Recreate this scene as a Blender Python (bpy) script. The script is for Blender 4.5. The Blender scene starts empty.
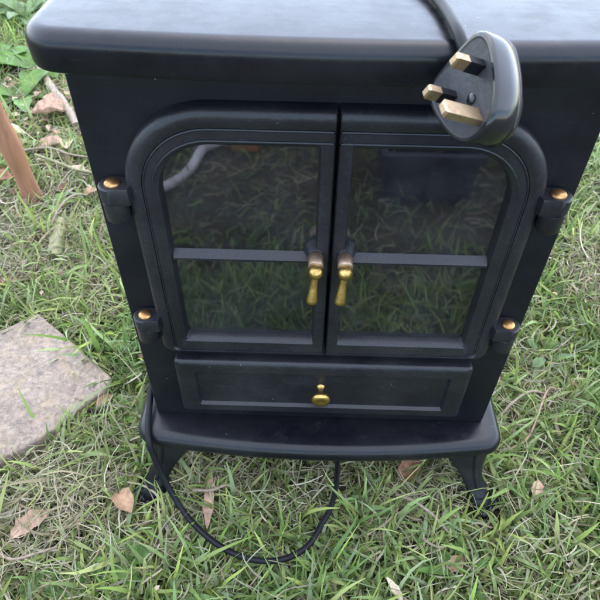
import bpy, math, random
import numpy as np
from mathutils import Vector, Matrix

R = math.radians
scene = bpy.context.scene
col = scene.collection

# ------------------------------------------------------------------ camera
cam_data = bpy.data.cameras.new('camera')
cam = bpy.data.objects.new('camera', cam_data)
col.objects.link(cam)
cam.location = (-0.01995, -0.39300, 0.72370)
cam.rotation_euler = (0.777382, -0.012327, 0.025637)
cam_data.sensor_width = 36.0
cam_data.lens = 35.9
cam_data.clip_start = 0.01
cam_data.clip_end = 500.0
cam_data.dof.use_dof = True
cam_data.dof.focus_distance = 0.53
cam_data.dof.aperture_fstop = 20.0
scene.camera = cam

# ------------------------------------------------------------------ sky, sun, exposure
SUN_EL, SUN_AZ = 68.0, 10.0          # azimuth from +Y (away from the camera) towards +X
world = bpy.data.worlds.new('World')
scene.world = world
world.use_nodes = True
wn = world.node_tree
bg = wn.nodes['Background']
sky = wn.nodes.new('ShaderNodeTexSky')
sky.sky_type = 'NISHITA'
sky.sun_disc = False
sky.sun_elevation = R(SUN_EL)
sky.sun_rotation = R(SUN_AZ)
sky.air_density = 1.0
sky.dust_density = 0.7
sky.ozone_density = 1.0
wn.links.new(sky.outputs[0], bg.inputs[0])
bg.inputs[1].default_value = 0.15
sun_data = bpy.data.lights.new('sun', 'SUN')
sun_data.energy = 1.35
sun_data.angle = R(160)
sun_data.color = (1.0, 0.96, 0.90)
sun = bpy.data.objects.new('sun', sun_data)
col.objects.link(sun)
sd = Vector((math.sin(R(SUN_AZ)) * math.cos(R(SUN_EL)), math.cos(R(SUN_AZ)) * math.cos(R(SUN_EL)), math.sin(R(SUN_EL))))
sun.rotation_euler = sd.to_track_quat('Z', 'Y').to_euler()
sun.location = sd * 5
scene.view_settings.view_transform = 'Standard'
scene.view_settings.look = 'None'
scene.view_settings.gamma = 1.0
scene.view_settings.use_curve_mapping = False
scene.view_settings.exposure = 2.42

rng = np.random.default_rng(11)
random.seed(5)

# ------------------------------------------------------------------ material helpers
def new_mat(name):
    m = bpy.data.materials.new(name)
    m.use_nodes = True
    nt = m.node_tree
    return m, nt, nt.nodes['Principled BSDF']

def nd(nt, typ, **kw):
    n = nt.nodes.new(typ)
    for k, v in kw.items():
        if k.startswith('i_'):
            n.inputs[k[2:].replace('_', ' ')].default_value = v
        else:
            setattr(n, k, v)
    return n

def ramp(nt, src, stops):
    r = nt.nodes.new('ShaderNodeValToRGB')
    el = r.color_ramp.elements
    while len(el) < len(stops):
        el.new(0.5)
    for e, (p, c) in zip(el, stops):
        e.position = p
        e.color = c if len(c) == 4 else (*c, 1)
    nt.links.new(src, r.inputs[0])
    return r

def coords(nt, scale=(1, 1, 1)):
    tc = nt.nodes.new('ShaderNodeTexCoord')
    mp = nt.nodes.new('ShaderNodeMapping')
    mp.inputs['Scale'].default_value = scale
    nt.links.new(tc.outputs['Object'], mp.inputs[0])
    return mp.outputs[0]

def mix(nt, fac, a, b, typ='MIX'):
    n = nt.nodes.new('ShaderNodeMix')
    n.data_type = 'RGBA'
    n.blend_type = typ
    for i, v in ((0, fac), (6, a), (7, b)):
        if hasattr(v, 'is_output'):
            nt.links.new(v, n.inputs[i])
        elif i == 0:
            n.inputs[0].default_value = v
        else:
            n.inputs[i].default_value = (*v, 1)
    return n.outputs[2]

def noise(nt, vec, scale, detail=4, rough=0.55):
    n = nd(nt, 'ShaderNodeTexNoise')
    n.inputs['Scale'].default_value = scale
    n.inputs['Detail'].default_value = detail
    n.inputs['Roughness'].default_value = rough
    nt.links.new(vec, n.inputs['Vector'])
    return n.outputs['Fac']

def bump(nt, h, strength, dist):
    b = nd(nt, 'ShaderNodeBump')
    b.inputs['Strength'].default_value = strength
    b.inputs['Distance'].default_value = dist
    nt.links.new(h, b.inputs['Height'])
    return b.outputs[0]

def black_paint(name, base=(0.0028, 0.0031, 0.0050), rough=0.40, dust=0.35, cast=0.25, specks=True, spec=0.5, grain=False, streak=False):
    m, nt, b = new_mat(name)
    v = coords(nt)
    n1 = noise(nt, v, 9, 6, 0.65)
    n2 = noise(nt, v, 140, 3, 0.6)
    dm = ramp(nt, n1, [(0.42, (0, 0, 0)), (0.75, (dust, dust, dust))]).outputs[0]
    c = mix(nt, dm, base, (0.024, 0.0235, 0.025))
    if specks:
        vo = nd(nt, 'ShaderNodeTexVoronoi')
        vo.inputs['Scale'].default_value = 95
        nt.links.new(v, vo.inputs['Vector'])
        near = ramp(nt, vo.outputs['Distance'], [(0.03, (1, 1, 1)), (0.07, (0, 0, 0))]).outputs[0]
        sep = nd(nt, 'ShaderNodeSeparateColor')
        nt.links.new(vo.outputs['Color'], sep.inputs[0])
        pick = ramp(nt, sep.outputs[0], [(0.90, (0, 0, 0)), (0.93, (1, 1, 1))]).outputs[0]
        mu = nd(nt, 'ShaderNodeMath', operation='MULTIPLY')
        nt.links.new(near, mu.inputs[0]); nt.links.new(pick, mu.inputs[1])
        c = mix(nt, mu.outputs[0], c, (0.16, 0.155, 0.15))
        # fine dry smears left by a wipe
        sv = coords(nt, (1.0, 1.0, 5.0))
        n3 = noise(nt, sv, 45, 5, 0.7)
        sm = ramp(nt, n3, [(0.60, (0, 0, 0)), (0.78, (0.22, 0.22, 0.22))]).outputs[0]
        c = mix(nt, sm, c, (0.055, 0.054, 0.056))
    if grain:      # dusty orange-peel of cast parts
        n4 = noise(nt, v, 520, 3, 0.7)
        gm = ramp(nt, n4, [(0.56, (0, 0, 0)), (0.74, (0.6, 0.6, 0.6))]).outputs[0]
        gm2 = mix(nt, 1.0, gm, ramp(nt, n1, [(0.40, (0.15,) * 3), (0.62, (1,) * 3)]).outputs[0], 'MULTIPLY')
        c = mix(nt, gm2, c, (0.045, 0.044, 0.047))
    nt.links.new(c, b.inputs['Base Color'])
    rr = ramp(nt, n1, [(0.3, (rough - 0.06,) * 3), (0.75, (rough + 0.14,) * 3)]).outputs[0]
    if streak:     # dried water marks and wipe streaks
        n5 = noise(nt, coords(nt, (3.0, 30.0, 30.0)), 4, 6, 0.7)
        n6 = noise(nt, v, 30, 6, 0.7)
        rr = mix(nt, 0.22, rr, ramp(nt, n5, [(0.35, (rough - .08,) * 3), (0.70, (rough + .22,) * 3)]).outputs[0])
        rr = mix(nt, 0.20, rr, ramp(nt, n6, [(0.42, (rough - .1,) * 3), (0.60, (rough + .3,) * 3)]).outputs[0])
    nt.links.new(rr, b.inputs['Roughness'])
    b.inputs['Specular IOR Level'].default_value = spec
    nt.links.new(bump(nt, n2, cast, 0.0006), b.inputs['Normal'])
    return m

MAT = {}
MAT['paint'] = black_paint('black_satin_paint', rough=0.5, spec=0.2)
MAT['top'] = black_paint('black_top_paint', base=(0.0028, 0.0031, 0.0050), rough=0.27, dust=0.35, cast=0.12, spec=0.31, streak=True)
MAT['cast'] = black_paint('black_cast_paint', base=(0.0062, 0.0056, 0.0085), rough=0.36, dust=0.6, cast=0.55, spec=0.36, grain=True)
MAT['leg'] = black_paint('black_leg_paint', base=(0.0028, 0.0031, 0.0050), rough=0.38, dust=0.6, cast=0.6, spec=0.4, grain=True)
MAT['inside'] = black_paint('matt_black_inside', base=(0.006, 0.006, 0.006), rough=0.8, dust=0.3, cast=0.1, specks=False)
MAT['cord'] = black_paint('black_rubber', base=(0.0028, 0.0031, 0.0050), rough=0.48, dust=0.25, cast=0.15, specks=False, spec=0.2)
MAT['plug'] = black_paint('black_gloss_plastic', base=(0.009, 0.009, 0.010), rough=0.12, dust=0.15, cast=0.05, spec=0.4)
MAT['plug_face'] = black_paint('scuffed_black_plastic', base=(0.032, 0.032, 0.034), rough=0.42, dust=1.0, cast=0.8, spec=0.25, grain=True)

def brass(name, c1, c2, rough):
    m, nt, b = new_mat(name)
    v = coords(nt)
    n = noise(nt, v, 160, 5, 0.7)
    cr = ramp(nt, n, [(0.32, c2), (0.62, c1)]).outputs[0]
    nt.links.new(cr, b.inputs['Base Color'])
    b.inputs['Metallic'].default_value = 1.0
    rr = ramp(nt, n, [(0.3, (rough + 0.2,) * 3), (0.7, (rough,) * 3)]).outputs[0]
    nt.links.new(rr, b.inputs['Roughness'])
    nt.links.new(bump(nt, n, 0.2, 0.0004), b.inputs['Normal'])
    return m
MAT['brass'] = brass('aged_brass', (0.56, 0.38, 0.12), (0.20, 0.125, 0.045), 0.26)
MAT['copper'] = brass('coppery_screw_brass', (0.56, 0.31, 0.12), (0.17, 0.09, 0.04), 0.30)
MAT['pin'] = brass('plug_pin_brass', (0.46, 0.35, 0.22), (0.26, 0.17, 0.10), 0.42)
MAT['stem'] = brass('dull_nickel_stem', (0.46, 0.34, 0.24), (0.24, 0.15, 0.10), 0.38)

# dusty dark door glass
m, nt, b = new_mat('dusty_door_glass')
v = coords(nt)
n1 = noise(nt, v, 14, 6, 0.7)
n2 = noise(nt, coords(nt, (1, 1, 4)), 60, 4, 0.7)
b.inputs['Base Color'].default_value = (0.35, 0.36, 0.37, 1)
b.inputs['Transmission Weight'].default_value = 1.0
b.inputs['IOR'].default_value = 1.65
b.inputs['Roughness'].default_value = 0.03
dust_b = nt.nodes.new('ShaderNodeBsdfDiffuse')
dust_b.inputs['Color'].default_value = (0.20, 0.20, 0.215, 1)
dm = ramp(nt, n1, [(0.38, (0.022,) * 3), (0.75, (0.085,) * 3)]).outputs[0]
dm2 = ramp(nt, n2, [(0.58, (0,) * 3), (0.80, (0.06,) * 3)]).outputs[0]
ad = nd(nt, 'ShaderNodeMath', operation='ADD')
nt.links.new(dm, ad.inputs[0]); nt.links.new(dm2, ad.inputs[1])
mx = nt.nodes.new('ShaderNodeMixShader')
nt.links.new(ad.outputs[0], mx.inputs[0])
nt.links.new(b.outputs[0], mx.inputs[1]); nt.links.new(dust_b.outputs[0], mx.inputs[2])
nt.links.new(mx.outputs[0], nt.nodes['Material Output'].inputs[0])
MAT['glass'] = m

def plant_mat(name, attr=True, base=(0.1, 0.15, 0.05), transl=0.35, rough=0.55, var=60, vein=False):
    m, nt, b = new_mat(name)
    if attr:
        a = nd(nt, 'ShaderNodeAttribute', attribute_name='col')
        c = a.outputs['Color']
    else:
        v = coords(nt)
        n = noise(nt, v, var, 5, 0.65)
        d = tuple(x * 0.55 for x in base)
        l = tuple(min(1, x * 1.35) for x in base)
        c = ramp(nt, n, [(0.3, d), (0.7, l)]).outputs[0]
        nt.links.new(bump(nt, n, 0.5, 0.002), b.inputs['Normal'])
    nt.links.new(c, b.inputs['Base Color'])
    b.inputs['Roughness'].default_value = rough
    b.inputs['Specular IOR Level'].default_value = 0.2
    t = nt.nodes.new('ShaderNodeBsdfTranslucent')
    nt.links.new(c, t.inputs[0])
    mx = nt.nodes.new('ShaderNodeMixShader')
    mx.inputs[0].default_value = transl
    nt.links.new(b.outputs[0], mx.inputs[1]); nt.links.new(t.outputs[0], mx.inputs[2])
    nt.links.new(mx.outputs[0], nt.nodes['Material Output'].inputs[0])
    return m
MAT['blade'] = plant_mat('grass_blades', True, transl=0.25, rough=0.55)
MAT['straw'] = plant_mat('dry_straw', True, transl=0.2, rough=0.7)
MAT['weed'] = plant_mat('weed_leaf', False, (0.12, 0.22, 0.05), 0.35, 0.42, 40)
MAT['weed_pale'] = plant_mat('pale_weed_leaf', False, (0.15, 0.215, 0.095), 0.3, 0.5, 40)
MAT['leaf_tan'] = plant_mat('dead_leaf_tan', False, (0.36, 0.225, 0.135), 0.2, 0.6, 90)
MAT['leaf_pink'] = plant_mat('dead_leaf_pinkish', False, (0.42, 0.27, 0.19), 0.2, 0.65, 90)
MAT['leaf_cream'] = plant_mat('dead_leaf_cream', False, (0.55, 0.46, 0.32), 0.2, 0.65, 90)
MAT['leaf_rust'] = plant_mat('dead_leaf_rust', False, (0.25, 0.125, 0.075), 0.2, 0.6, 90)

def wood_mat(name, base, sc=(60, 60, 6)):
    m, nt, b = new_mat(name)
    v = coords(nt, sc)
    n = noise(nt, v, 1.0, 6, 0.65)
    d = tuple(x * 0.55 for x in base); l = tuple(min(1, x * 1.3) for x in base)
    nt.links.new(ramp(nt, n, [(0.3, d), (0.72, l)]).outputs[0], b.inputs['Base Color'])
    b.inputs['Roughness'].default_value = 0.55
    nt.links.new(bump(nt, n, 0.4, 0.001), b.inputs['Normal'])
    return m
MAT['stake'] = wood_mat('reddish_brown_wood', (0.27, 0.125, 0.065))
MAT['twig'] = wood_mat('pale_twig_bark', (0.22, 0.165, 0.11), (150, 120, 120))
MAT['twig_dark'] = wood_mat('brown_twig_bark', (0.25, 0.16, 0.10), (120, 120, 120))
MAT['stub'] = wood_mat('yellow_green_stem', (0.17, 0.16, 0.065), (130, 60, 130))
MAT['hose'] = wood_mat('pale_grey_hose', (0.62, 0.58, 0.58), (20, 20, 20))
MAT['guessed_brick'] = wood_mat('orange_brick', (0.45, 0.20, 0.09), (60, 60, 60))

# ground
m, nt, b = new_mat('soil_and_thatch')
v = coords(nt)
n1 = noise(nt, v, 5, 6, 0.6); n2 = noise(nt, v, 130, 5, 0.7)
c = ramp(nt, n1, [(0.35, (0.028, 0.034, 0.013)), (0.52, (0.055, 0.045, 0.026)), (0.68, (0.085, 0.067, 0.042))]).outputs[0]
c2 = ramp(nt, n2, [(0.3, (0.35, 0.33, 0.30)), (0.7, (1.5, 1.45, 1.35))]).outputs[0]
nt.links.new(mix(nt, 1.0, c, c2, 'MULTIPLY'), b.inputs['Base Color'])
b.inputs['Roughness'].default_value = 0.95
nt.links.new(bump(nt, n2, 1.0, 0.006), b.inputs['Normal'])
MAT['ground'] = m

# worn paving stone
m, nt, b = new_mat('worn_paving_stone')
v = coords(nt)
n1 = noise(nt, v, 11, 7, 0.7); n2 = noise(nt, v, 150, 5, 0.75); n3 = noise(nt, v, 34, 6, 0.7)
c = ramp(nt, n1, [(0.30, (0.175, 0.136, 0.103)), (0.50, (0.238, 0.188, 0.143)), (0.72, (0.30, 0.245, 0.188))]).outputs[0]
c = mix(nt, ramp(nt, n3, [(0.50, (0,) * 3), (0.64, (0.75,) * 3)]).outputs[0], c, (0.27, 0.20, 0.125))
c = mix(nt, ramp(nt, n3, [(0.26, (0.8,) * 3), (0.42, (0,) * 3)]).outputs[0], c, (0.075, 0.07, 0.065))
c = mix(nt, 0.8, c, ramp(nt, n2, [(0.32, (0.4,) * 3), (0.68, (1.45,) * 3)]).outputs[0], 'MULTIPLY')
nt.links.new(c, b.inputs['Base Color'])
b.inputs['Roughness'].default_value = 0.9
nt.links.new(bump(nt, n2, 0.8, 0.003), b.inputs['Normal'])
MAT['stone'] = m

# ------------------------------------------------------------------ mesh helpers
def tag(o, label=None, cat=None, group=None, kind=None):
    for k, val in (('label', label), ('category', cat), ('group', group), ('kind', kind)):
        if val:
            o[k] = val
    return o

def wloc(o):
    l = Vector((0, 0, 0))
    while o:
        l += o.location
        o = o.parent
    return l

def build(name, verts, faces, mat, parent=None, smooth=True, angle=35, loc=(0, 0, 0)):
    """verts in world coordinates relative to loc"""
    me = bpy.data.meshes.new(name)
    me.from_pydata([tuple(p) for p in verts], [], faces)
    me.update()
    if smooth:
        me.polygons.foreach_set('use_smooth', [True] * len(me.polygons))
        me.set_sharp_from_angle(angle=R(angle))
    me.materials.append(MAT[mat])
    o = bpy.data.objects.new(name, me)
    col.objects.link(o)
    if parent is not None:
        o.parent = parent
        o.location = Vector(loc) - wloc(parent)
    else:
        o.location = loc
    return o

def empty(name, loc, rz=0):
    o = bpy.data.objects.new(name, None)
    o.empty_display_size = 0.03
    col.objects.link(o)
    o.location = loc
    o.rotation_euler = (0, 0, rz)
    return o

class MB:
    def __init__(s):
        s.v = []; s.f = []
    def rings(s, rs, cap0=True, cap1=True, closed=True):
        b0 = len(s.v); n = len(rs[0])
        for r in rs:
            s.v += [tuple(p) for p in r]
        for i in range(len(rs) - 1):
            for j in range(n if closed else n - 1):
                k = (j + 1) % n
                s.f.append((b0 + i * n + j, b0 + i * n + k, b0 + (i + 1) * n + k, b0 + (i + 1) * n + j))
        if cap0: s.f.append(tuple(b0 + j for j in reversed(range(n))))
        if cap1: s.f.append(tuple(b0 + (len(rs) - 1) * n + j for j in range(n)))
        return s
    def tube(s, path, rad, n=12, squash=None):
        P = [Vector(p) for p in path]
        rs = []
        up = Vector((0, 0, 1))
        prev = None
        for i, p in enumerate(P):
            t = (P[min(i + 1, len(P) - 1)] - P[max(i - 1, 0)]).normalized()
            if prev is None:
                a = t.cross(up)
                if a.length < 1e-3: a = t.cross(Vector((1, 0, 0)))
                a.normalize()
            else:
                a = (prev - t * prev.dot(t)).normalized()
            prev = a
            bb = t.cross(a)
            r = rad[i] if hasattr(rad, '__len__') else rad
            rs.append([p + (a * math.cos(2 * math.pi * k / n) + bb * math.sin(2 * math.pi * k / n)) * r for k in range(n)])
        return s.rings(rs)
    def lathe(s, prof, origin, axis, n=20):
        """prof: (radius, distance along axis)"""
        ax = Vector(axis).normalized()
        a = ax.cross(Vector((0, 0, 1)))
        if a.length < 1e-3: a = Vector((1, 0, 0))
        a.normalize(); bb = ax.cross(a)
        o = Vector(origin)
        return s.rings([[o + ax * d + (a * math.cos(2 * math.pi * k / n) + bb * math.sin(2 * math.pi * k / n)) * r for k in range(n)] for r, d in prof])
    def build(s, name, mat, parent=None, **kw):
        return build(name, s.v, s.f, mat, parent, **kw)

def catmull(pts, sub=10):
    P = [Vector(p) for p in pts]
    P = [P[0] * 2 - P[1]] + P + [P[-1] * 2 - P[-2]]
    out = []
    for i in range(1, len(P) - 2):
        for k in range(sub):
            t = k / sub
            p0, p1, p2, p3 = P[i - 1], P[i], P[i + 1], P[i + 2]
            out.append(0.5 * ((2 * p1) + (p2 - p0) * t + (2 * p0 - 5 * p1 + 4 * p2 - p3) * t * t + (3 * p1 - p0 - 3 * p2 + p3) * t ** 3))
    out.append(P[-2])
    return out

def rrect(x0, x1, z0, z1, rad, n=8):
    """rounded rectangle in x,z; rad = (bottom left, bottom right, top right, top left)"""
    pts = []
    cs = [(x0, z0, 1, 1, 180), (x1, z0, -1, 1, 270), (x1, z1, -1, -1, 0), (x0, z1, 1, -1, 90)]
    for (cx, cz, sx, sz, a0), r in zip(cs, rad):
        ox, oz = cx + sx * r, cz + sz * r
        for k in range(n + 1):
            a = R(a0 + 90 * k / n)
            pts.append((ox + r * math.cos(a), oz + r * math.sin(a)))
    return pts

def ring(x0, x1, z0, z1, rad, y, n=8):
    if not hasattr(rad, '__len__'): rad = (rad,) * 4
    return [(x, y, z) for x, z in rrect(x0, x1, z0, z1, rad, n)]

G = 0.13      # height of the base plate top above the soil

# ------------------------------------------------------------------ ground
S = 40
ground = build('ground', [(-S, -S, 0), (S, -S, 0), (S, S, 0), (-S, S, 0)], [(0, 1, 2, 3)], 'ground', smooth=False)
tag(ground, 'soil with dead thatch under the lawn', None, kind='structure')

# ------------------------------------------------------------------ electric stove
stove = empty('electric_stove', (0, 0.09, 0))
tag(stove, 'black electric stove heater with two glazed doors and brass handles', 'stove heater')

# cabinet with a fire cavity behind the doors
W = 0.19
mb = MB()
YB = 0.215
mb.rings([ring(-W, W, G, G + .4205, .004, YB), ring(-W, W, G, G + .4205, .004, .003), ring(-W + .0015, W - .0015, G + .0005, G + .420, .003, .0006),
          ring(-W + .004, W - .004, G + .002, G + .418, .003, 0.0),
          ring(-.145, .145, G + .142, G + .376, .045, 0.0), ring(-.145, .145, G + .142, G + .376, .045, .004),
          ring(-.150, .150, G + .140, G + .376, .045, .006), ring(-.150, .150, G + .140, G + .376, .045, .13)], True, True)
mb.build('cabinet', 'paint', stove, angle=30)
# moulded fuel bed barely visible behind the glass
mb = MB()
for (x0, z0, x1, z1, y, r) in ((-.12, G + .165, .03, G + .185, .075, .02), (-.02, G + .175, .12, G + .165, .085, .022), (-.06, G + .19, .07, G + .205, .10, .018)):
    pts = [(x0 + (x1 - x0) * t, y + .006 * math.sin(5 * t), z0 + (z1 - z0) * t) for t in np.linspace(0, 1, 8)]
    mb.tube(pts, [r * (0.9 + .15 * math.sin(7 * t)) for t in np.linspace(0, 1, 8)], 10)
mb.build('fuel_bed', 'inside', stove)

# plan outline for top plate and base plate (bowed front)
def plan(hw, yf_c, yf_s, yb, rc, inset=0.0):
    hw -= inset
    pts = []
    n = 40
    def yf(x): return yf_c + (yf_s - yf_c) * (x / (hw + inset)) ** 2 + inset
    # left front corner -> front -> right front corner
    k = 10
    def corner(cx, cy, r, a0, a1):
        return [(cx + r * math.cos(R(a0 + (a1 - a0) * i / k)), cy + r * math.sin(R(a0 + (a1 - a0) * i / k))) for i in range(k + 1)]
    r = max(rc - inset, .003)
    xl = hw - r
    y0 = yf(xl)
    pts += corner(-xl, y0 + r, r, 180, 262)
    for i in range(1, n):
        x = -xl + 2 * xl * i / n
        pts.append((x, yf(x)))
    pts += corner(xl, y0 + r, r, 278, 360)
    rb = .01
    pts += corner(hw - rb, yb - inset - rb, rb, 0, 90)
    pts += corner(-hw + rb, yb - inset - rb, rb, 90, 180)
    return pts

def plate(name, mat, hw, yc, ys, yb, rc, prof):
    mb = MB()
    mb.rings([[(x, y, z) for x, y in plan(hw, yc, ys, yb, rc, ins)] for ins, z in prof])
    return mb.build(name, mat, stove, angle=40)

zt = G + .4515; zb = G + .4250
prof = [(.012, zb), (.0035, zb + .0003), (.0012, zb + .0016), (.0004, zb + .004), (.0, zb + .012)]
rt = .011
for a in range(0, 91, 9):
    prof.append((rt - rt * math.cos(R(a)), zt - rt * .95 + rt * .95 * math.sin(R(a))))
plate('top_plate', 'top', .1995, -.0460, -.036, .235, .026, prof)

zt2 = G; t2 = .027
prof = [(.014, zt2 - t2)]
for a in range(-90, 91, 10):
    prof.append((.0125 - .0125 * math.cos(R(a)), zt2 - t2 / 2 + t2 / 2 * math.sin(R(a))))
prof.append((.020, zt2 + .0002))
plate('base_plate', 'top', .2115, -.0465, -.030, .235, .024, prof)

# doors: mirrored by s
def make_door(s):
    O = dict(x0=-.1608, x1=-.0009, z0=G + .1285, z1=G + .3925)
    def rg(io, ig, ib, it, y, r):
        # io outer side inset, ig gap side inset, ib bottom, it top; r = big radius of outer top corner
        x0 = O['x0'] + io; x1 = O['x1'] - ig
        pts = rrect(x0, x1, O['z0'] + ib, O['z1'] - it, (max(.010 - io * .3, .004), .0016, .0016, r), 14)
        if s > 0:
            pts = [(-x, z) for x, z in reversed(pts)]
        return [(x, y, z) for x, z in pts]
    mb = MB()
    rs = [rg(.002, .0004, .002, .002, .0, .066), rg(0, 0, 0, 0, -.001, .068), rg(0, 0, 0, 0, -.0085, .068),
          rg(.0012, .0003, .0010, .0012, -.0112, .067), rg(.0036, .0006, .0024, .0036, -.0134, .065), rg(.0070, .001, 0.00466, .0070, -.0143, .062),
          rg(.0105, .001, 0.00472, .0115, -.0139, .058), rg(.0125, .001, 0.00478, .0150, -.0126, .056), rg(.0128, .001, 0.00484, .0154, -.0114, .0556),
          rg(.0131, .001, 0.00490, .0158, -.0126, .0553), rg(.0137, .001, 0.00496, .0166, -.0130, .0549), rg(.0143, .001, 0.00502, .0173, -.0126, .0544), rg(.0145, .001, 0.00508, .0176, -.0118, .0542),
          rg(.0195, .0011, 0.00514, .0245, -.0118, .049), rg(.0197, .0012, 0.00520, .0248, -.0127, .0487), rg(.0204, .0012, 0.00526, .0257, -.0131, .0481),
          rg(.0210, .0105, .0170, .0266, -.0126, .0475), rg(.0250, .0112, .0190, .0292, -.0108, .044), rg(.0270, .0120, .0218, .0303, -.0040, .042),
          rg(.0270, .0120, .0218, .0303, .0045, .042), rg(.010, .004, .010, .010, .0045, .058)]
    mb.rings(rs, False, False)
    # close the back between outermost and innermost ring is hidden against the cabinet
    door = mb.build('door', 'cast', stove, angle=28)
    # glazing bar with a sloped top
    xa, xb = -.1345, -.0120
    zc0, zc1 = G + .2485, G + .2580
    sec = [(-.0030, zc0), (-.0085, zc0), (-.0096, zc0 + .0009), (-.0096, zc0 + .0030), (-.0030, zc1)]
    m2 = MB()
    m2.rings([[(s * -x if s > 0 else x, y, z) for y, z in sec] for x in ((xa, xb) if s < 0 else (xb, xa))])
    # boss carrying the handle
    hx = .0122 * s
    m2.lathe([(.0105, 0), (.0098, .003), (.0082, .0065), (.0072, .0095), (.0062, .0112), (.0, .0116)], (hx, -.0030, G + .2610), (0, -1, 0), 24)
    m2.build('glazing_bar', 'cast', door, angle=25)
    # two panes
    for z0, z1, rr in ((G + .1495, G + .2525, .003), (G + .2535, G + .3632, .042)):
        x0, x1 = -.1365, -.0120
        pts = rrect(x0, x1, z0, z1, (.003, .003, .003, rr), 10)
        if s > 0: pts = [(-x, z) for x, z in reversed(pts)]
        m3 = MB(); m3.rings([[(x, -.0004, z) for x, z in pts], [(x, -.0034, z) for x, z in pts]])
        m3.build('pane', 'glass', door, angle=30)
    # drop handle: stem, ball, teardrop
    z = G + .2610
    m4 = MB()
    m4.lathe([(.0046, 0), (.0064, .002), (.0066, .0125), (.0058, .0135), (.0, .0138)], (hx, -.0125, z), (0, -1, -.12), 20)
    st = m4.build('handle_stem', 'stem', door, angle=50)
    m4 = MB()
    bc = Vector((hx, -.0290, z - .0040))
    m4.lathe([(.0, -.0062)] + [(.0064 * math.cos(R(a)), .0064 * math.sin(R(a))) for a in range(-75, 76, 15)] + [(.0, .0064)], bc, (0, -1, -.15), 20)
    ax = Vector((-.085 if s < 0 else -.10, -.20, -1)).normalized()
    m4.lathe([(.0, .002), (.0034, .004), (.0031, .008), (.0034, .013), (.0042, .020), (.0050, .027), (.0050, .0295), (.0040, .0310), (.0, .0316)], bc, ax, 18)
    m4.build('handle', 'brass', door, angle=50)
    return door
door_l = make_door(-1)
door_r = make_door(1)

# hinges
def make_hinge(s, z):
    mb = MB()
    x = .1715 * s; y = -.0105; r = .0105
    n = 28
    def outline(rr, arm):
        pts = []
        for k in range(n):
            a = 2 * math.pi * k / n
            px, py = rr * math.cos(a), rr * math.sin(a)
            if arm and px * -s > 0 and True:
                py2 = max(min(py, .0092), -.0092)
                px = -s * (.0155 - .0015 * abs(py2 / .0092)) if abs(a) >= 0 and abs(py) < rr * .93 else px
                py = py2
            pts.append((x + px, y + py))
        return pts
    def prism(prof, arm):
        mb.rings([[(px, py, zz) for px, py in outline(rr, arm)] for rr, zz in prof])
    prism([(r - .0012, z - .0150), (r, z - .0138), (r, z - .0012), (r - .0012, z)], True)
    prism([(r - .0016, z - .0330), (r - .0004, z - .0315), (r - .0004, z - .0155), (r - .001, z - .0152)], False)
    # foot that joins the barrel to the cabinet
    mb.rings([[(x - .007, -.006, zz), (x + .007, -.006, zz), (x + .007, .002, zz), (x - .007, .002, zz)] for zz in (z - .0325, z - .0165)])
    h = mb.build('hinge', 'cast', stove, angle=40)
    m2 = MB()
    m2.lathe([(.0062, -.001), (.0064, .0006), (.0058, .0016), (.0042, .0026), (.0020, .0031), (.0, .0032)], (x - .0008 * s, y - .0005, z), (0, 0, 1), 20)
    m2.build('screw', 'copper', h, angle=60)
for s in (-1, 1):
    for z in (G + .3275, G + .1800):
        make_hinge(s, z)

# drawer front with a sunk panel
mb = MB()
X = .154; z0, z1 = G + .0245, G + .1130
mb.rings([ring(-X, X, z0, z1, .005, 0), ring(-X, X, z0, z1, .005, -.0085), ring(-X + .001, X - .001, z0 + .001, z1 - .001, .0048, -.0108), ring(-X + .0032, X - .0032, z0 + .003, z1 - .003, .0045, -.0124),
          ring(-X + .007, X - .007, z0 + .006, z1 - .007, .004, -.0130), ring(-X + .0205, X - .0205, z0 + .0135, z1 - .0165, .003, -.0126),
          ring(-X + .0225, X - .0225, z0 + .0155, z1 - .0190, .0025, -.0088), ring(-X + .0245, X - .0245, z0 + .018, z1 - .0205, .0025, -.0084)], True, True)
drawer = mb.build('drawer', 'cast', stove, angle=30)
mb = MB()
kz = G + .0700; kx = -.0010
mb.lathe([(.0050, 0), (.0040, .0012), (.0029, .004), (.0028, .0085), (.0036, .0110), (.0084, .0128), (.0098, .0146), (.0099, .0170), (.0088, .0188), (.0060, .0198), (.0040, .0195), (.0, .0193)], (kx, -.0082, kz), (0, -1, 0), 28)
mb.build('knob', 'brass', drawer, angle=60)

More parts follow.
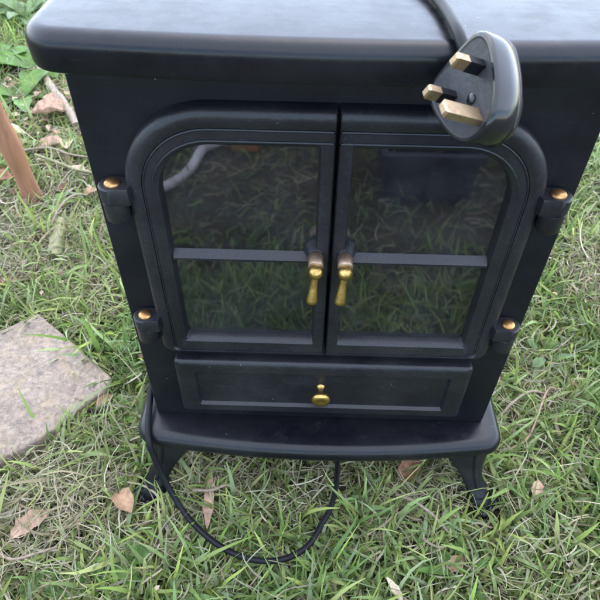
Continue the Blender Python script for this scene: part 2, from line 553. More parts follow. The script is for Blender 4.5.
# four splayed legs
def make_leg(sx, fy):
    mb = MB()
    # (height, out, half width, half depth) along the diagonal
    st = [(.1040, 0.000, .0300, .0180), (.0980, .001, .0275, .0175), (.0850, .004, .0225, .0160), (.0680, .0100, .0170, .0140), (.0520, .0170, .0130, .0125), (.0380, .0250, .0122, .0122), (.0310, .0300, .0122, .0122), (.0285, .0322, .0142, .0140), (.0258, .0345, .0142, .0140), (.0240, .0362, .0125, .0125),
          (.0205, .0390, .0150, .0148), (.0140, .0420, .0168, .0165), (.0070, .0435, .0165, .0160), (.0010, .0435, .0130, .0130)]
    cx, cy = .1790 * sx, (-.004 if fy < 0 else .190)
    dx, dy = .66 * sx, .75 * fy
    rs = []
    for h, o, hw, hd in st:
        pts = []
        for k in range(20):
            a = 2 * math.pi * k / 20
            c, s_ = math.cos(a), math.sin(a)
            e = 0.62 if h > .03 else 0.95
            px = hw * math.copysign(abs(c) ** e, c); py = hd * math.copysign(abs(s_) ** e, s_)
            # the inner side of the knee is wider than the outer side
            if h > .03 and px * sx < 0: px *= 1 + .60 * (h - .03) / .07
            pts.append((cx + dx * o + px, cy + dy * o + py, h))
        rs.append(pts)
    mb.rings(rs)
    # scrolled toes and a raised rib down the knee
    for k_ in (-1, 0, 1):
        q = Vector((cx + dx * .0435 + dx * .014 - dy * .011 * k_, cy + dy * .0435 + dy * .014 + dx * .011 * k_, .0085))
        mb.lathe([(.0, -.0065)] + [(.0066 * math.cos(R(a)), .0066 * math.sin(R(a))) for a in range(-70, 71, 20)] + [(.0, .0065)], q, (dx, dy, .2), 10)
    rib = [Vector((cx + dx * o + sx * hw * .30, cy + dy * o + fy * (hd + .0005), h)) for h, o, hw, hd in st[1:6]]
    mb.tube(catmull(rib, 3), .0028, 8)
    mb.build('leg', 'leg', stove, angle=35)
for sx in (-1, 1):
    for fy in (-1, 1):
        make_leg(sx, fy)

# ------------------------------------------------------------------ power cable with moulded plug
P0 = Vector((.06396, -.07812, .57534))           # between the two small pins, on the face
A = Vector((-.43765, .24594, -.86485)).normalized()
B = Vector((.18330, -.91726, -.35360)); B = (B - A * B.dot(A)).normalized()
N = A.cross(B).normalized()
if N.dot(Vector((-.880, -.313, .356))) < 0: N = -N
def pl(a, b_, n):  # plug coordinates: across, towards the earth pin, out of the face
    return P0 + A * a + B * b_ + N * n
cable = empty('power_cable', (-.05, -.1, 0))
tag(cable, 'black power cable looped on the grass, its three-pin plug hanging over the stove top', 'power cable')
half = [(0, -.0228), (.010, -.0228), (.0190, -.0220), (.0250, -.0190), (.0280, -.0135), (.0283, -.007), (.0268, .002), (.0236, .013), (.0190, .0225), (.0130, .0295), (.0065, .0330), (0, .0338)]
hp = catmull([(x * .90, y, 0) for x, y in half], 3)
out = [(p.x, p.y) for p in hp] + [(-p.x, p.y) for p in reversed(hp[1:-1])]
cb = .004
def oring(sc, n, tap=0): return [pl(.0026 + x * sc, cb + (y - cb) * sc, n) for x, y in out]
mb = MB()
mb.rings([oring(.90, .0), oring(.955, .0), oring(.985, -.0008), oring(1.0, -.0026), oring(1.0, -.0100), oring(.99, -.0165), oring(.975, -.0170), oring(.975, -.0178), oring(.985, -.0183), oring(.96, -.0203), oring(.90, -.0215), oring(.80, -.0222), oring(.4, -.0226)], False, True)
plug = mb.build('plug', 'plug', cable, angle=40)
mb = MB()
mb.rings([oring(.90, .0), oring(.88, -.0004), oring(.86, -.0005)], False, True)
mb.build('plug_face', 'plug_face', plug, angle=40)
def box_ring(a, b_, ha, hb, n): return [pl(a - ha, b_ - hb, n), pl(a + ha, b_ - hb, n), pl(a + ha, b_ + hb, n), pl(a - ha, b_ + hb, n)]
k = 1.05
for a, b_, ha, hb, ln, sl in ((-.01166, .0, .0032 * k, .0021 * k, .0186, .0098), (.01166, .0, .0032 * k, .0021 * k, .0186, .0098), (0, .0233, .0021 * k, .0041 * k, .0239, 0)):
    mb = MB()
    mb.rings([box_ring(a, b_, ha, hb, -.002), box_ring(a, b_, ha, hb, ln - .0012), box_ring(a, b_, ha * .72, hb * .72, ln)])
    mb.build('pin', 'pin', plug, smooth=False)
    if sl:
        mb = MB()
        mb.rings([box_ring(a, b_, ha * 1.06, hb * 1.06, -.002), box_ring(a, b_, ha * 1.06, hb * 1.06, sl)])
        mb.build('pin_sleeve', 'cord', plug, smooth=False)
mb = MB()
mb.lathe([(.0030, -.0008), (.0030, .0004), (.0022, .0009), (.0, .0010)], pl(0, .011, 0), N, 16)
mb.build('fuse_screw', 'plug', plug)
mb = MB()
mb.tube([pl(0, -.017, -.0115), pl(0, -.022, -.0112), pl(-.0003, -.026, -.0105)], [.0062, .0056, .0050], 12)
mb.build('strain_relief', 'cord', plug)
cr = .0035
pts = [pl(0, -.016, -.0115), pl(0, -.023, -.0110), (.0665, -.0500, .5825), (.0640, -.0330, .5868), (.0610, .010, zt + .0044), (.052, .050, zt + .0042), (.030, .10, zt + .0042), (.005, .19, zt + .0042), (-.03, .243, zt + .002), (-.045, .262, zt - .06),
       (-.08, .27, .35), (-.15, .262, .24), (-.200, .235, .190), (-.2010, .17, .168), (-.2000, .09, .160), (-.1985, .035, .152), (-.1975, .005, .1420), (-.1955, -.022, .1345), (-.1925, -.0375, .1260), (-.1890, -.0440, .108), (-.1820, -.052, .080), (-.1690, -.066, .052), (-.148, -.087, .037), (-.114, -.113, .036), (-.078, -.128, .036), (-.042, -.129, .036), (-.012, -.114, .036),
       (.005, -.088, .036), (.018, -.062, .036), (.0245, -.030, .036), (.027, .010, .038), (.026, .06, .06), (.02, .11, G - .022)]
cord_pts = pts
mb = MB(); mb.tube(catmull(pts, 10), cr, 12)
mb.build('cord', 'cord', cable, angle=60)

# ------------------------------------------------------------------ paving stone
outline = [(-.442, .245), (-.395, .208), (-.350, .170), (-.300, .128), (-.293, .120), (-.300, .098), (-.316, .082), (-.331, .063), (-.345, .041), (-.357, .030), (-.380, .006), (-.410, -.0115), (-.470, -.045), (-.560, .010), (-.66, .075), (-.60, .12), (-.55, .158), (-.50, .198)]
oc = [(-.46 + (x + .46), y) for x, y in outline]
op = []
for i in range(len(oc)):
    a_, b2 = Vector(oc[i]), Vector(oc[(i + 1) % len(oc)])
    for t in np.linspace(0, 1, 7)[:-1]:
        p = a_.lerp(b2, t); op.append((p.x + random.uniform(-.0006, .0006), p.y + random.uniform(-.0006, .0006)))
cx, cy = -.47, .10
def inset(pts, d): 
    r = []
    for i, (x, y) in enumerate(pts):
        xa, ya = pts[i - 2]; xb, yb = pts[(i + 2) % len(pts)]
        nx, ny = (yb - ya), -(xb - xa); L = math.hypot(nx, ny) or 1
        r.append((x + nx / L * d, y + ny / L * d))
    return r
area = sum(op[i][0] * op[(i + 1) % len(op)][1] - op[(i + 1) % len(op)][0] * op[i][1] for i in range(len(op)))
if area < 0: op.reverse()
sg = -1
rs = [[(x, y, -.015) for x, y in op], [(x, y, .0270) for x, y in op], [(x, y, .0292) for x, y in inset(op, sg * .0014)], [(x, y, .0300) for x, y in inset(op, sg * .0040)]]
mb = MB(); mb.rings(rs, True, True)
pv = mb.build('paving_slab', 'stone', None, angle=50)
tag(pv, 'worn pinkish grey paving slab half sunk in the lawn', 'paving slab')

# ------------------------------------------------------------------ wooden post at the left edge
mb = MB()
base = Vector((-.566, .566, 0))
path = [base + Vector((dx_, dy_, h)) for h, dx_, dy_ in ((-.03, .004, 0), (.05, .001, 0), (.12, -.003, 0), (.19, -.009, .0), (.27, -.016, 0), (.36, -.028, 0), (.45, -.042, .0), (.47, -.045, 0))]
mb.tube(catmull(path, 4), [.0185 + .0016 * math.sin(i * .9) for i in range(29)], 18)
tag(mb.build('wooden_post', 'stake', None, angle=50), 'round reddish brown wooden post standing in the grass', 'post')

# ------------------------------------------------------------------ grass and dry straw
poly = np.array(op)
def in_poly(x, y, P):
    ins = np.zeros(len(x), bool)
    j = len(P) - 1
    for i in range(len(P)):
        c = ((P[i, 1] > y) != (P[j, 1] > y)) & (x < (P[j, 0] - P[i, 0]) * (y - P[i, 1]) / (P[j, 1] - P[i, 1] + 1e-12) + P[i, 0])
        ins ^= c
        j = i
    return ins

class VNoise:
    def __init__(s, cell, seed):
        s.c = cell; s.g = np.random.default_rng(seed).random((64, 64))
    def __call__(s, x, y):
        u = x / s.c + 200.3; v_ = y / s.c + 200.7
        i = np.floor(u).astype(int); j = np.floor(v_).astype(int)
        fu = u - i; fv = v_ - j
        fu = fu * fu * (3 - 2 * fu); fv = fv * fv * (3 - 2 * fv)
        g = s.g
        a = g[i % 64, j % 64]; b_ = g[(i + 1) % 64, j % 64]; c_ = g[i % 64, (j + 1) % 64]; d = g[(i + 1) % 64, (j + 1) % 64]
        return (a * (1 - fu) + b_ * fu) * (1 - fv) + (c_ * (1 - fu) + d * fu) * fv
n_dry1, n_dry2 = VNoise(.16, 1), VNoise(.05, 2)
n_dir1, n_dir2 = VNoise(.12, 3), VNoise(.035, 4)
n_den, n_tone = VNoise(.045, 5), VNoise(.09, 6)

# (x, y, radius, amount): patches of dry grass
DRY = [(-.52, .42, .12, .55), (.50, .38, .14, .45), (-.36, .30, .13, .65), (-.33, -.075, .09, .75), (.62, .55, .22, .5), (.145, -.045, .05, .6), (-.60, .75, .25, .5), (-.72, 1.1, .3, .45), (-.04, -.085, .03, .6), (.38, .12, .07, .35), (-.12, .0, .06, .3), (-.20, -.10, .06, .2)]
def dryness(x, y):
    d = .20 + .75 * (n_dry1(x, y) - .5) + .45 * (n_dry2(x, y) - .5)
    for cx_, cy_, r_, a_ in DRY:
        d = d + a_ * np.exp(-((x - cx_) ** 2 + (y - cy_) ** 2) / (r_ * r_))
    d = d + .6 * np.clip((-.50 - y) / .15, 0, 1)
    return np.clip(d, 0, 1)

def scatter(n, x0, x1, y0, y1):
    return np.column_stack([rng.uniform(x0, x1, n), rng.uniform(y0, y1, n)])

def blades(name, mat, xy, length, width, elev, curl, az, colr, z0, side, K=5, wob=0.0, tip=.15, roll=None):
    n = len(xy)
    pos = np.zeros((n, K + 1, 3))
    pos[:, 0, 0] = xy[:, 0]; pos[:, 0, 1] = xy[:, 1]; pos[:, 0, 2] = z0
    e = elev.copy(); a = az.copy()
    dirs = np.zeros((n, K + 1, 3))
    for k_ in range(K):
        d = np.column_stack([np.cos(e) * np.cos(a), np.cos(e) * np.sin(a), np.sin(e)])
        dirs[:, k_] = d
        pos[:, k_ + 1] = pos[:, k_] + d * (length / K)[:, None]
        e = e - curl / K; a = a + side / K + rng.normal(0, wob, n)
        low = pos[:, k_ + 1, 2] < .004
        e = np.where(low & (e < 0), rng.uniform(0, .2, n), e)
        pos[:, k_ + 1, 2] = np.maximum(pos[:, k_ + 1, 2], .002)
    dirs[:, K] = dirs[:, K - 1]
    if roll is None: roll = rng.normal(0, .5, n)
    prof = np.array([.75, 1.0, 1.0, .85, .55, tip])[:K + 1] if K == 5 else np.linspace(1, tip, K + 1)
    V = np.zeros((n, (K + 1) * 2, 3))
    for k_ in range(K + 1):
        d = dirs[:, k_]
        h = np.column_stack([-d[:, 1], d[:, 0], np.zeros(n)])
        h /= np.linalg.norm(h, axis=1)[:, None] + 1e-9
        u = np.cross(d, h)
        rl = roll * (1 + .25 * k_)
        w = h * np.cos(rl)[:, None] + u * np.sin(rl)[:, None]
        hw = (width * .5 * prof[k_])[:, None]
        V[:, 2 * k_] = pos[:, k_] - w * hw
        V[:, 2 * k_ + 1] = pos[:, k_] + w * hw
    nv = (K + 1) * 2
    base_i = (np.arange(n) * nv)[:, None, None]
    q = np.array([[2 * k_, 2 * k_ + 1, 2 * k_ + 3, 2 * k_ + 2] for k_ in range(K)])[None]
    F = (base_i + q).reshape(-1, 4)
    me = bpy.data.meshes.new(name)
    me.vertices.add(n * nv); me.vertices.foreach_set('co', V.reshape(-1).astype(np.float32))
    me.loops.add(F.size); me.loops.foreach_set('vertex_index', F.reshape(-1).astype(np.int32))
    me.polygons.add(len(F)); me.polygons.foreach_set('loop_start', (np.arange(len(F)) * 4).astype(np.int32))
    me.polygons.foreach_set('use_smooth', np.ones(len(F), bool))
    me.update(calc_edges=True)
    C = np.ones((n, nv, 4), np.float32)
    root, tipc = colr
    for k_ in range(K + 1):
        t = k_ / K
        c_ = root * (1 - t) + tipc * t
        C[:, 2 * k_, :3] = c_; C[:, 2 * k_ + 1, :3] = c_
    at = me.color_attributes.new('col', 'FLOAT_COLOR', 'POINT')
    at.data.foreach_set('color', C.reshape(-1))
    me.materials.append(MAT[mat])
    o = bpy.data.objects.new(name, me); col.objects.link(o)
    return o

def keep_clear(xy, margin=0.0):
    x, y = xy[:, 0], xy[:, 1]
    ok = ~in_poly(x, y, poly)
    # feet of the stove
    for fx in (-.204, .204):
        for fy in (-.038, .218):
            ok &= (x - fx * 1.02) ** 2 + (y - fy) ** 2 > .026 ** 2
            ok &= ~((np.abs(x - fx * 1.02) < .022) & (fy < 0) & (y < fy) & (y > fy - .036))
    ok &= (x + .566) ** 2 + (y - .566) ** 2 > .018 ** 2
    # nothing is visible deep under or behind the stove
    return ok

greens = np.array([(.105, .185, .032), (.14, .225, .040), (.078, .145, .036), (.165, .245, .085), (.115, .19, .060), (.20, .265, .050), (.066, .12, .026), (.17, .235, .115), (.225, .255, .085)])
straws = np.array([(.42, .36, .23), (.34, .28, .17), (.50, .45, .32), (.27, .21, .13), (.38, .35, .21), (.46, .40, .30)])

def zone(n, *rect):
    xy = scatter(n, *rect)
    return xy[keep_clear(xy)]

near = zone(50000, -.62, .62, -.36, .50)
far_l = zone(26000, -1.25, -.12, .50, 1.95)
far_r = zone(11000, .12, .95, .50, 1.25)
back = zone(9000, -.9, .9, -1.25, -.36)
rest = np.vstack([zone(6000, -1.9, 1.9, -1.7, 2.6), zone(3000, .5, 1.5, -.4, 1.6), zone(3000, -1.5, -.5, -.4, .9)])
allxy = np.vstack([near, far_l, far_r, back, rest])
# tufts: some of the blades spring from common crowns and fan out
cen = np.vstack([zone(2600, -.62, .62, -.36, .50), zone(900, -1.25, -.12, .50, 1.95), zone(450, .12, .95, .50, 1.25)])
cnt = rng.integers(6, 17, len(cen))
tc = np.repeat(np.arange(len(cen)), cnt)
ta = rng.uniform(0, 2 * math.pi, len(tc))
tr = np.abs(rng.normal(0, .0065, len(tc)))
txy = cen[tc] + np.column_stack([np.cos(ta) * tr, np.sin(ta) * tr])
okt = keep_clear(txy)
txy, tc, ta = txy[okt], tc[okt], ta[okt]
n_loose = len(allxy)
ctone = rng.uniform(.8, 1.25, len(cen)); cidx = rng.integers(0, len(greens), len(cen)); cl = rng.uniform(.75, 1.3, len(cen))
allxy = np.vstack([allxy, txy])
tuft_az = np.concatenate([np.full(n_loose, np.nan), ta + rng.normal(0, .35, len(ta))])
tuft_id = np.concatenate([np.full(n_loose, -1), tc])
x, y = allxy[:, 0], allxy[:, 1]
dr = dryness(x, y)
den = n_den(x, y)
keepm = (rng.random(len(x)) < np.clip(1.2 - .95 * dr, .12, 1)) & (rng.random(len(x)) < .45 + .9 * den)
keepm &= ~((y < -.5) & (y > -1.25) & (np.abs(x) < .9) & (rng.random(len(x)) < .6))
keepm &= ~((np.abs(x) < .19) & (y > .10) & (y < .22) & (rng.random(len(x)) < .5))
tuft_az, tuft_id = tuft_az[keepm], tuft_id[keepm]
g = allxy[keepm]; x, y = g[:, 0], g[:, 1]; n = len(g)
az = 2 * math.pi * (n_dir1(x, y) * 1.3 + .6 * n_dir2(x, y)) + rng.normal(0, 1.3, n)
L = rng.gamma(6, .0066, n) * (.7 + .6 * n_tone(x, y)); L = np.clip(L, .02, .12)
Wd = np.clip(rng.normal(.0040, .0014, n), .0016, .0085)
el = np.clip(rng.normal(.92, .38, n), .12, 1.5)
cu = rng.normal(1.1, .9, n)
ci = rng.integers(0, len(greens), n)
tf = tuft_id >= 0
az = np.where(tf, tuft_az, az)
el = np.where(tf, np.clip(el + .22, .3, 1.5), el)
L = np.where(tf, np.clip(L * cl[tuft_id], .02, .095), L)
ci = np.where(tf & (rng.random(n) < .75), cidx[tuft_id], ci)
tone = (n_tone(x, y) * .5 + .75)[:, None] * np.where(tf, ctone[tuft_id], 1.0)[:, None]
c0 = greens[ci] * tone * rng.uniform(.75, 1.25, (n, 1))
yel = np.clip(rng.normal(dryness(x, y) - .15, .25, n), 0, .8)[:, None]
c0 = c0 * (1 - yel * .5) + np.array((.27, .26, .11)) * yel * .5
c1 = c0 * 1.15 + np.array((.03, .025, .012)) * rng.random((n, 1))
rootc = c0 * .9 + np.array((.05, .045, .03))
low = np.where((np.abs(x) < .2) & (y > -.03) & (y < .24), .75, 1.0)
cp = np.array([tuple(q) for q in catmull(cord_pts, 4)]); cp = cp[cp[:, 2] < .05]
def cord_dist(gx, gy):
    d = np.full(len(gx), 9.0)
    for q in cp: d = np.minimum(d, np.hypot(gx - q[0], gy - q[1]))
    return d
cd = cord_dist(x, y)
lown = np.where((cd < .012) & (rng.random(n) < .97), .40, np.where((cd < .03) & (rng.random(n) < .6), .7, 1.0))
el = np.where(cd < .012, el * .6, el)
low = low * lown
tag(blades('grass', 'blade', g, L * low, Wd, el, cu, az, (rootc, c1), .001, rng.normal(0, .5, n), wob=.08), 'green lawn grass growing around the stove', 'grass', kind='stuff')

# dry straw and thatch
near = zone(30000, -.62, .62, -.36, .50)
far_l = zone(16000, -1.25, -.12, .50, 1.95)
far_r = zone(7000, .12, .95, .50, 1.25)
back = zone(9000, -.9, .9, -1.25, -.36)
allxy = np.vstack([near, far_l, far_r, back])
x, y = allxy[:, 0], allxy[:, 1]
keepm = rng.random(len(x)) < .08 + .72 * dryness(x, y)
g = allxy[keepm]; x, y = g[:, 0], g[:, 1]; n = len(g)
az = rng.uniform(0, 2 * math.pi, n)
L = np.clip(rng.gamma(5, .0095, n), .015, .085)
Wd = np.clip(rng.gamma(5, .00042, n), .0010, .0052)
el = np.clip(rng.normal(.22, .28, n), -.1, 1.2)
cu = rng.normal(.35, .6, n)
c0 = straws[rng.integers(0, len(straws), n)] * rng.uniform(.5, 1.05, (n, 1))
gr = np.clip(rng.normal(.15, .3, n), 0, .7)[:, None]
c0 = c0 * (1 - gr) + np.array((.16, .19, .09)) * gr
tag(blades('dry_grass', 'straw', g, L, Wd, el, cu, az, (c0, c0 * 1.08), rng.uniform(.001, .024, n), rng.normal(0, 1.1, n), wob=.10, tip=.35, K=7, roll=rng.normal(0, .8, n)), 'dry straw coloured grass matted between the green blades', 'dry grass', kind='stuff')

# fine pale thatch in the worn patches
allxy = np.vstack([zone(60000, -.62, .62, -.30, .50), zone(20000, -1.0, -.2, .50, 1.4), zone(9000, .2, .9, .5, 1.1)])
x, y = allxy[:, 0], allxy[:, 1]
g = allxy[rng.random(len(x)) < np.clip(dryness(x, y) * 1.35 - .52, .015, 1)]
x, y = g[:, 0], g[:, 1]; n = len(g)
c0 = straws[rng.integers(0, len(straws), n)] * rng.uniform(.55, 1.15, (n, 1))
gr = np.clip(rng.normal(.1, .3, n), 0, .6)[:, None]
c0 = c0 * (1 - gr) + np.array((.19, .20, .11)) * gr
tag(blades('thatch', 'straw', g, np.clip(rng.gamma(4, .0085, n), .01, .07), np.clip(rng.gamma(6, .00022, n), .0007, .0028), np.clip(rng.normal(.15, .3, n), -.1, 1.1), rng.normal(.3, .5, n), rng.uniform(0, 6.283, n), (c0, c0 * 1.06), rng.uniform(.002, .026, n), rng.normal(0, 1.3, n), wob=.12, tip=.6, roll=rng.normal(0, .8, n)), 'fine pale dead thatch matted in the worn patches of the lawn', 'thatch', kind='stuff')

# ------------------------------------------------------------------ leaves, twigs, weeds
def leaf_mesh(name, mat, parent, base, az, el, L, Wl, bend=.5, fold=.25, curl=0.0, seed=0, shape=1.0, rag=.06):
    """one leaf blade from its base point, pointing az / el, bending down along its length"""
    rr = random.Random(seed)
    M = 9; H = 2
    p = Vector(base); e = el
    rows = []
    for i in range(M + 1):
        t = i / M
        d = Vector((math.cos(e) * math.cos(az), math.cos(e) * math.sin(az), math.sin(e)))
        h = Vector((-math.sin(az), math.cos(az), 0)); u = d.cross(h) * -1
        if u.z < 0: u = -u
        w = Wl * .5 * (math.sin(math.pi * min(1, (t * .97 + .03)) ** shape) ** .8 * .98 + .02) * (1 + rr.uniform(-rag, rag) * 2)
        row = []
        for j in range(-H, H + 1):
            s_ = j / H
            row.append(p + h * (w * s_ * math.cos(fold * abs(s_))) + u * (w * abs(s_) * math.sin(fold) + curl * w * s_ * s_ + rr.uniform(-1, 1) * Wl * rag * .5))
        rows.append(row)
        p = p + d * (L / M); e -= bend / M
    v_ = [q for r_ in rows for q in r_]
    nn = 2 * H + 1
    f_ = [(i * nn + j, i * nn + j + 1, (i + 1) * nn + j + 1, (i + 1) * nn + j) for i in range(M) for j in range(nn - 1)]
    # keep every point above the soil
    v_ = [Vector((q.x, q.y, max(q.z, .003))) for q in v_]
    o = build(name, [q - Vector(base) for q in v_], f_, mat, parent, angle=80, loc=base)
    return o

# fallen leaves: name, label, mat, centre, az(deg), el, length, width, bend, fold, curl, z
LV = [
 ('leaf_tan', 'curled tan leaf lying on the grass by the left front foot', (-.243, -.052), -50, .35, .036, .026, .5, .45, .5, .030),
 ('leaf_pink', 'pinkish brown dead leaf on dry grass below the paving slab', (-.325, -.075), 225, .15, .048, .026, .3, .25, .3, .022),
 ('leaf_pink', 'long flat pinkish brown leaf strip inside the cable loop', (-.134, -.020), -86, .10, .074, .013, .15, .2, .1, .026),
 ('leaf_rust', 'rusty leaf in the shade under the stove near the right front foot', (.107, -.022), 50, .5, .040, .026, .4, .4, .4, .022),
 ('leaf_pink', 'small pale pink leaf standing in the grass right of the right foot', (.270, -.042), 70, .6, .026, .014, .5, .4, .2, .026),
 ('leaf_pink', 'large crumpled tan leaf in the litter beside the wooden post', (-.675, .878), 10, .25, .100, .070, .5, .3, .4, .022),
 ('leaf_cream', 'cream crumpled leaf behind the wooden post', (-.660, .800), 200, .25, .070, .045, .4, .3, .3, .02),
 ('leaf_pink', 'pink dead leaf between wooden post and upper left hinge', (-.615, .740), 20, .2, .065, .04, .4, .3, .3, .02),
 ('leaf_cream', 'rounded cream leaf right of the pink one, level with the stove door top', (-.545, .735), 100, .25, .032, .03, .4, .2, .3, .025),
 ('leaf_rust', 'reddish leaf at the photo edge left of the wooden post foot', (-.665, .605), 20, .3, .05, .04, .4, .3, .3, .02),
 ('leaf_tan', 'orange scrap of leaf touching the cabinet edge below the upper left hinge', (-.462, .572), 30, .4, .03, .02, .4, .3, .3, .02),
 ('leaf_rust', 'dark reddish leaf in grass above the paving slab at the left edge', (-.535, .318), 20, .2, .035, .02, .4, .3, .3, .02),
 ('leaf_tan', 'brown leaf scrap at the right corner of the paving slab', (-.290, .100), 240, .3, .03, .018, .3, .3, .3, .02),
 ('leaf_cream', 'thin pale leaf strip at the bottom edge right of centre', (.080, -.140), -60, .1, .034, .009, .3, .3, .2, .026),
 ('leaf_tan', 'brown leaf hidden low in the grass near the bottom edge', (.150, -.130), 40, .2, .03, .016, .3, .3, .2, .016),
 ('weed_pale', 'pale grey green leaf scrap in the grass under the lower right hinge', (.318, .165), 30, .3, .024, .015, .3, .3, .2, .03),
]
for i, (mt, lab, (lx, ly), a_, el_, L_, w_, be, fo, cu_, z_) in enumerate(LV):
    o = leaf_mesh('fallen_leaf', mt, None, (lx, ly, z_), R(a_), el_, L_, w_, be, fo, cu_, seed=i, rag=.10)
    tag(o, lab, 'leaf', 'fallen leaves on the lawn')

# uncountable crumbs of leaf litter in the upper left
mbv, mbf, cols = [], [], []
for i in range(900):
    if i < 650:
        lx, ly = rng.normal(-.68, .16), rng.normal(.95, .26)
    else:
        lx, ly = rng.uniform(-.6, .6), rng.uniform(-.30, .5)
        if in_poly(np.array([lx]), np.array([ly]), poly)[0]: continue
    L_ = rng.uniform(.008, .032) if i < 650 else rng.uniform(.005, .012); w_ = L_ * rng.uniform(.3, .8); a_ = rng.uniform(0, 6.28); z_ = rng.uniform(.006, .03)
    b0 = len(mbv)
    ca, sa = math.cos(a_), math.sin(a_)
    for (u_, v2, zz) in ((-.5, 0, 0), (-.15, -.5, .18), (.2, -.38, .12), (.5, 0, rng.uniform(-.1, .4)), (.15, .42, .2), (-.2, .5, .1), (0, 0, -.05)):
        mbv.append((lx + ca * u_ * L_ - sa * v2 * w_, ly + sa * u_ * L_ + ca * v2 * w_, max(.002, z_ + zz * L_)))
    for k_ in range(6): mbf.append((b0 + 6, b0 + k_, b0 + (k_ + 1) % 6))
    c_ = np.array([(.40, .27, .18), (.52, .43, .30), (.30, .17, .10), (.46, .36, .26), (.22, .14, .09)][rng.integers(0, 5)]) * rng.uniform(.7, 1.15)
    cols += [(*c_, 1)] * 7
o = build('leaf_litter', mbv, mbf, 'straw', None, smooth=False)
at = o.data.color_attributes.new('col', 'FLOAT_COLOR', 'POINT')
at.data.foreach_set('color', np.array(cols, np.float32).reshape(-1))
tag(o, 'crumbled brown leaf litter scattered through the lawn', 'leaf litter', kind='stuff')

# twigs
def twig(label, mat, pts, r0, r1, name='twig', cat='twig'):
    P = catmull(pts, 5)
    mb = MB(); nP = len(P)
    mb.tube(P, [(r0 + (r1 - r0) * i / (nP - 1)) * (1 + .12 * math.sin(i * 1.7)) for i in range(nP)], 8)
    o = mb.build(name, mat, None, angle=60)
    tag(o, label, cat, 'twigs and dry stems on the lawn')
twig('thick pale stick lying behind the stove at its upper left side', 'twig', [(-.72, 1.10, .03), (-.66, 1.0, .032), (-.60, .915, .03), (-.55, .83, .026)], .0105, .0095, 'stick', 'stick')
twig('thin pale twig lying level with the stove door top, left of the cabinet', 'twig', [(-.640, .712, .03), (-.58, .722, .034), (-.53, .705, .03), (-.48, .700, .026)], .0028, .0022)
twig('yellowish curved stem ending at the cabinet by the upper left hinge', 'stub', [(-.60, .70, .03), (-.54, .665, .034), (-.49, .640, .034), (-.43, .630, .03)], .0034, .003)
twig('short cut yellow green stem lying above the paving slab', 'stub', [(-.482, .485, .022), (-.474, .45, .025), (-.466, .41, .025), (-.460, .382, .022)], .0125, .0145, 'cut_stem', 'stem')
twig('thin forked pale twig left of the cut yellow green stem', 'twig', [(-.510, .355, .022), (-.500, .395, .03), (-.485, .44, .036), (-.478, .455, .034)], .0028, .0020)
twig('arching pale dry stem behind the cut yellow green stem', 'twig', [(-.492, .462, .03), (-.478, .50, .05), (-.462, .53, .052), (-.445, .548, .04)], .0026, .0018)
twig('thin pale stem poking out beside the base plate right end', 'twig', [(.245, .072, .02), (.270, .095, .034), (.300, .115, .036), (.33, .118, .026)], .0022, .0016)
twig('pale broken straw stalk in front of the right front leg', 'twig', [(.098, -.044, .032), (.118, -.055, .038), (.140, -.070, .034), (.158, -.088, .026)], .0022, .0018)
twig('pale straw lying across the long leaf strip in the cable loop', 'twig', [(-.152, -.047, .034), (-.128, -.047, .036), (-.110, -.040, .036), (-.092, -.048, .03)], .0022, .0016)
twig('bent pale dry stalk on the dry patch at the lower left', 'twig', [(-.375, -.120, .02), (-.345, -.135, .03), (-.315, -.128, .034), (-.300, -.118, .026)], .0018, .0014)
twig('orange brown stalk in the grass right of the right foot', 'twig_dark', [(.255, .030, .02), (.285, .048, .03), (.325, .118, .034), (.345, .125, .03)], .0018, .0014)

# weeds: broad leaved plants, each with its own leaves
def weed(label, mat, x_, y_, n_, L_, w_, el_, seed, a0=0, name='broadleaf_weed', spread=360, z=.012):
    rr = random.Random(seed)
    root = empty(name, (x_, y_, 0))
    tag(root, label, 'weed', 'broad leaved weeds in the lawn')
    for i in range(n_):
        a_ = R(a0 + spread * i / n_ + rr.uniform(-18, 18))
        leaf_mesh('leaf', mat, root, (x_ + .004 * math.cos(a_), y_ + .004 * math.sin(a_), z), a_, el_ + rr.uniform(-.2, .25), L_ * rr.uniform(.7, 1.1), w_ * rr.uniform(.75, 1.1), rr.uniform(.5, 1.2), .3, .1, seed=seed * 31 + i, rag=.05)
weed('bright green broad leaved weed nearest the top plate left corner', 'weed', -.745, 1.13, 7, .13, .062, .55, 1, 20)
weed('pale green weed at the top edge left of the top plate', 'weed_pale', -.90, 1.50, 7, .14, .06, .5, 2, 0)
weed('green weed at the left edge level with the top plate front', 'weed', -.86, 1.14, 6, .12, .055, .6, 3, 45)
weed('low green weed just under the top plate left end', 'weed', -.73, .98, 6, .11, .05, .35, 4, 10)
weed('small pointed leaf weed growing inside the cable loop', 'weed', -.096, -.080, 6, .036, .013, .45, 5, 60)
weed('flat rounded clover like weed at the bottom left between dead leaf and cable', 'weed', -.222, -.126, 5, .034, .026, .35, 6, 0)
weed('rounded green weed at the bottom edge near the left corner', 'weed', -.300, -.165, 5, .036, .028, .4, 7, 30)
weed('dark green weed at the bottom edge left of the cable loop', 'weed', -.255, -.152, 5, .036, .022, .4, 8, 80)
weed('yellowish green weed beside the lower left hinge', 'weed', -.292, .185, 4, .040, .018, .7, 9, 15)
weed('green weed at the stove left side above the base plate', 'weed', -.268, .075, 5, .040, .024, .4, 10, 40)
weed('long leaved weed at the bottom edge below the right foot', 'weed', .165, -.130, 6, .05, .011, .5, 11, 20)
weed('blue green weed in the lawn right of the lower right hinge', 'weed_pale', .345, .190, 6, .05, .013, .5, 12, 0)
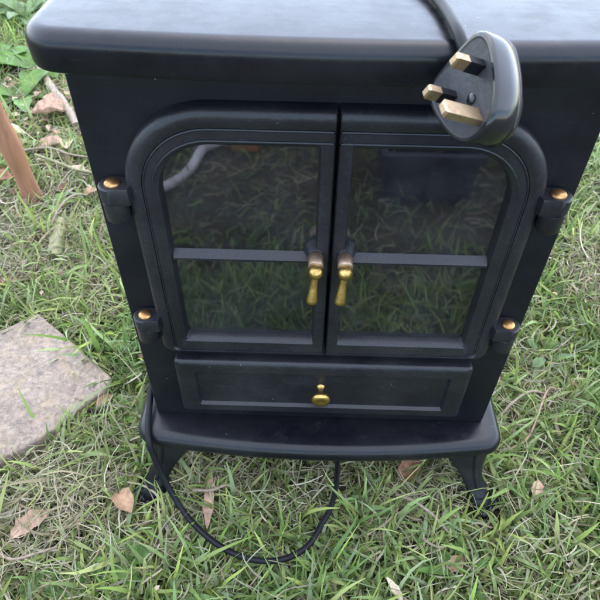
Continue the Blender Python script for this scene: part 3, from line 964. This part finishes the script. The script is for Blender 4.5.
weed('small green weed in the grass at the foot of the wooden post', 'weed', -.520, .552, 5, .045, .02, .5, 13, 0)

# hose and block guessed from vague mirrored shapes, added out of view in front
mb = MB()
mb.tube(catmull([(-.62, -.50, .014), (-.46, -.56, .014), (-.345, -.605, .014), (-.298, -.640, .014), (-.270, -.695, .014), (-.255, -.77, .014), (-.22, -.805, .014), (-.16, -.86, .014)], 8), .0105, 12)
tag(mb.build('guessed_hose', 'hose', None), 'pale grey hose, guessed and added out of view to mirror in the left door glass', 'hose')
mb = MB()
zb_ = [(-.195, -.835), (-.135, -.835), (-.135, -.79), (-.195, -.79)]
mb.rings([[(x_, y_, .0) for x_, y_ in zb_], [(x_, y_, .046) for x_, y_ in zb_], [(x_ * .97 - .165 * .03, y_ * .99 - .8125 * .01, .05) for x_, y_ in zb_]])
tag(mb.build('guessed_brick', 'guessed_brick', None, smooth=False), 'orange block, guessed and added out of view to mirror in the left door glass', 'guessed_brick')

mb = MB()  # guessed box, added out of view for a dark shape mirrored in the right pane
def crate_ring(gx, z_): return [(.125 - gx, -.775 - gx, z_), (.305 + gx, -.775 - gx, z_), (.305 + gx, -.600 + gx, z_), (.125 - gx, -.600 + gx, z_)]
mb.rings([crate_ring(-.006, .004), crate_ring(.0, .100), crate_ring(.007, .102), crate_ring(.008, .118), crate_ring(.003, .120), crate_ring(-.004, .119), crate_ring(-.010, .012)], True, True)
for k_ in range(5):
    rx = .142 + k_ * .0365
    mb.rings([[(rx - .003, -.606, .01), (rx + .003, -.606, .01), (rx + .003, -.601, .01), (rx - .003, -.601, .01)], [(rx - .003, -.602, .098), (rx + .003, -.602, .098), (rx + .003, -.596, .098), (rx - .003, -.596, .098)]])
MAT['guessed_crate'] = black_paint('dark_violet_plastic', base=(0.022, 0.020, 0.040), rough=0.45, dust=0.5, cast=0.1, specks=False)
tag(mb.build('guessed_crate', 'guessed_crate', None, angle=30), 'dark violet plastic box, guessed and added out of view for the dark shape in the right door glass', 'guessed_crate')
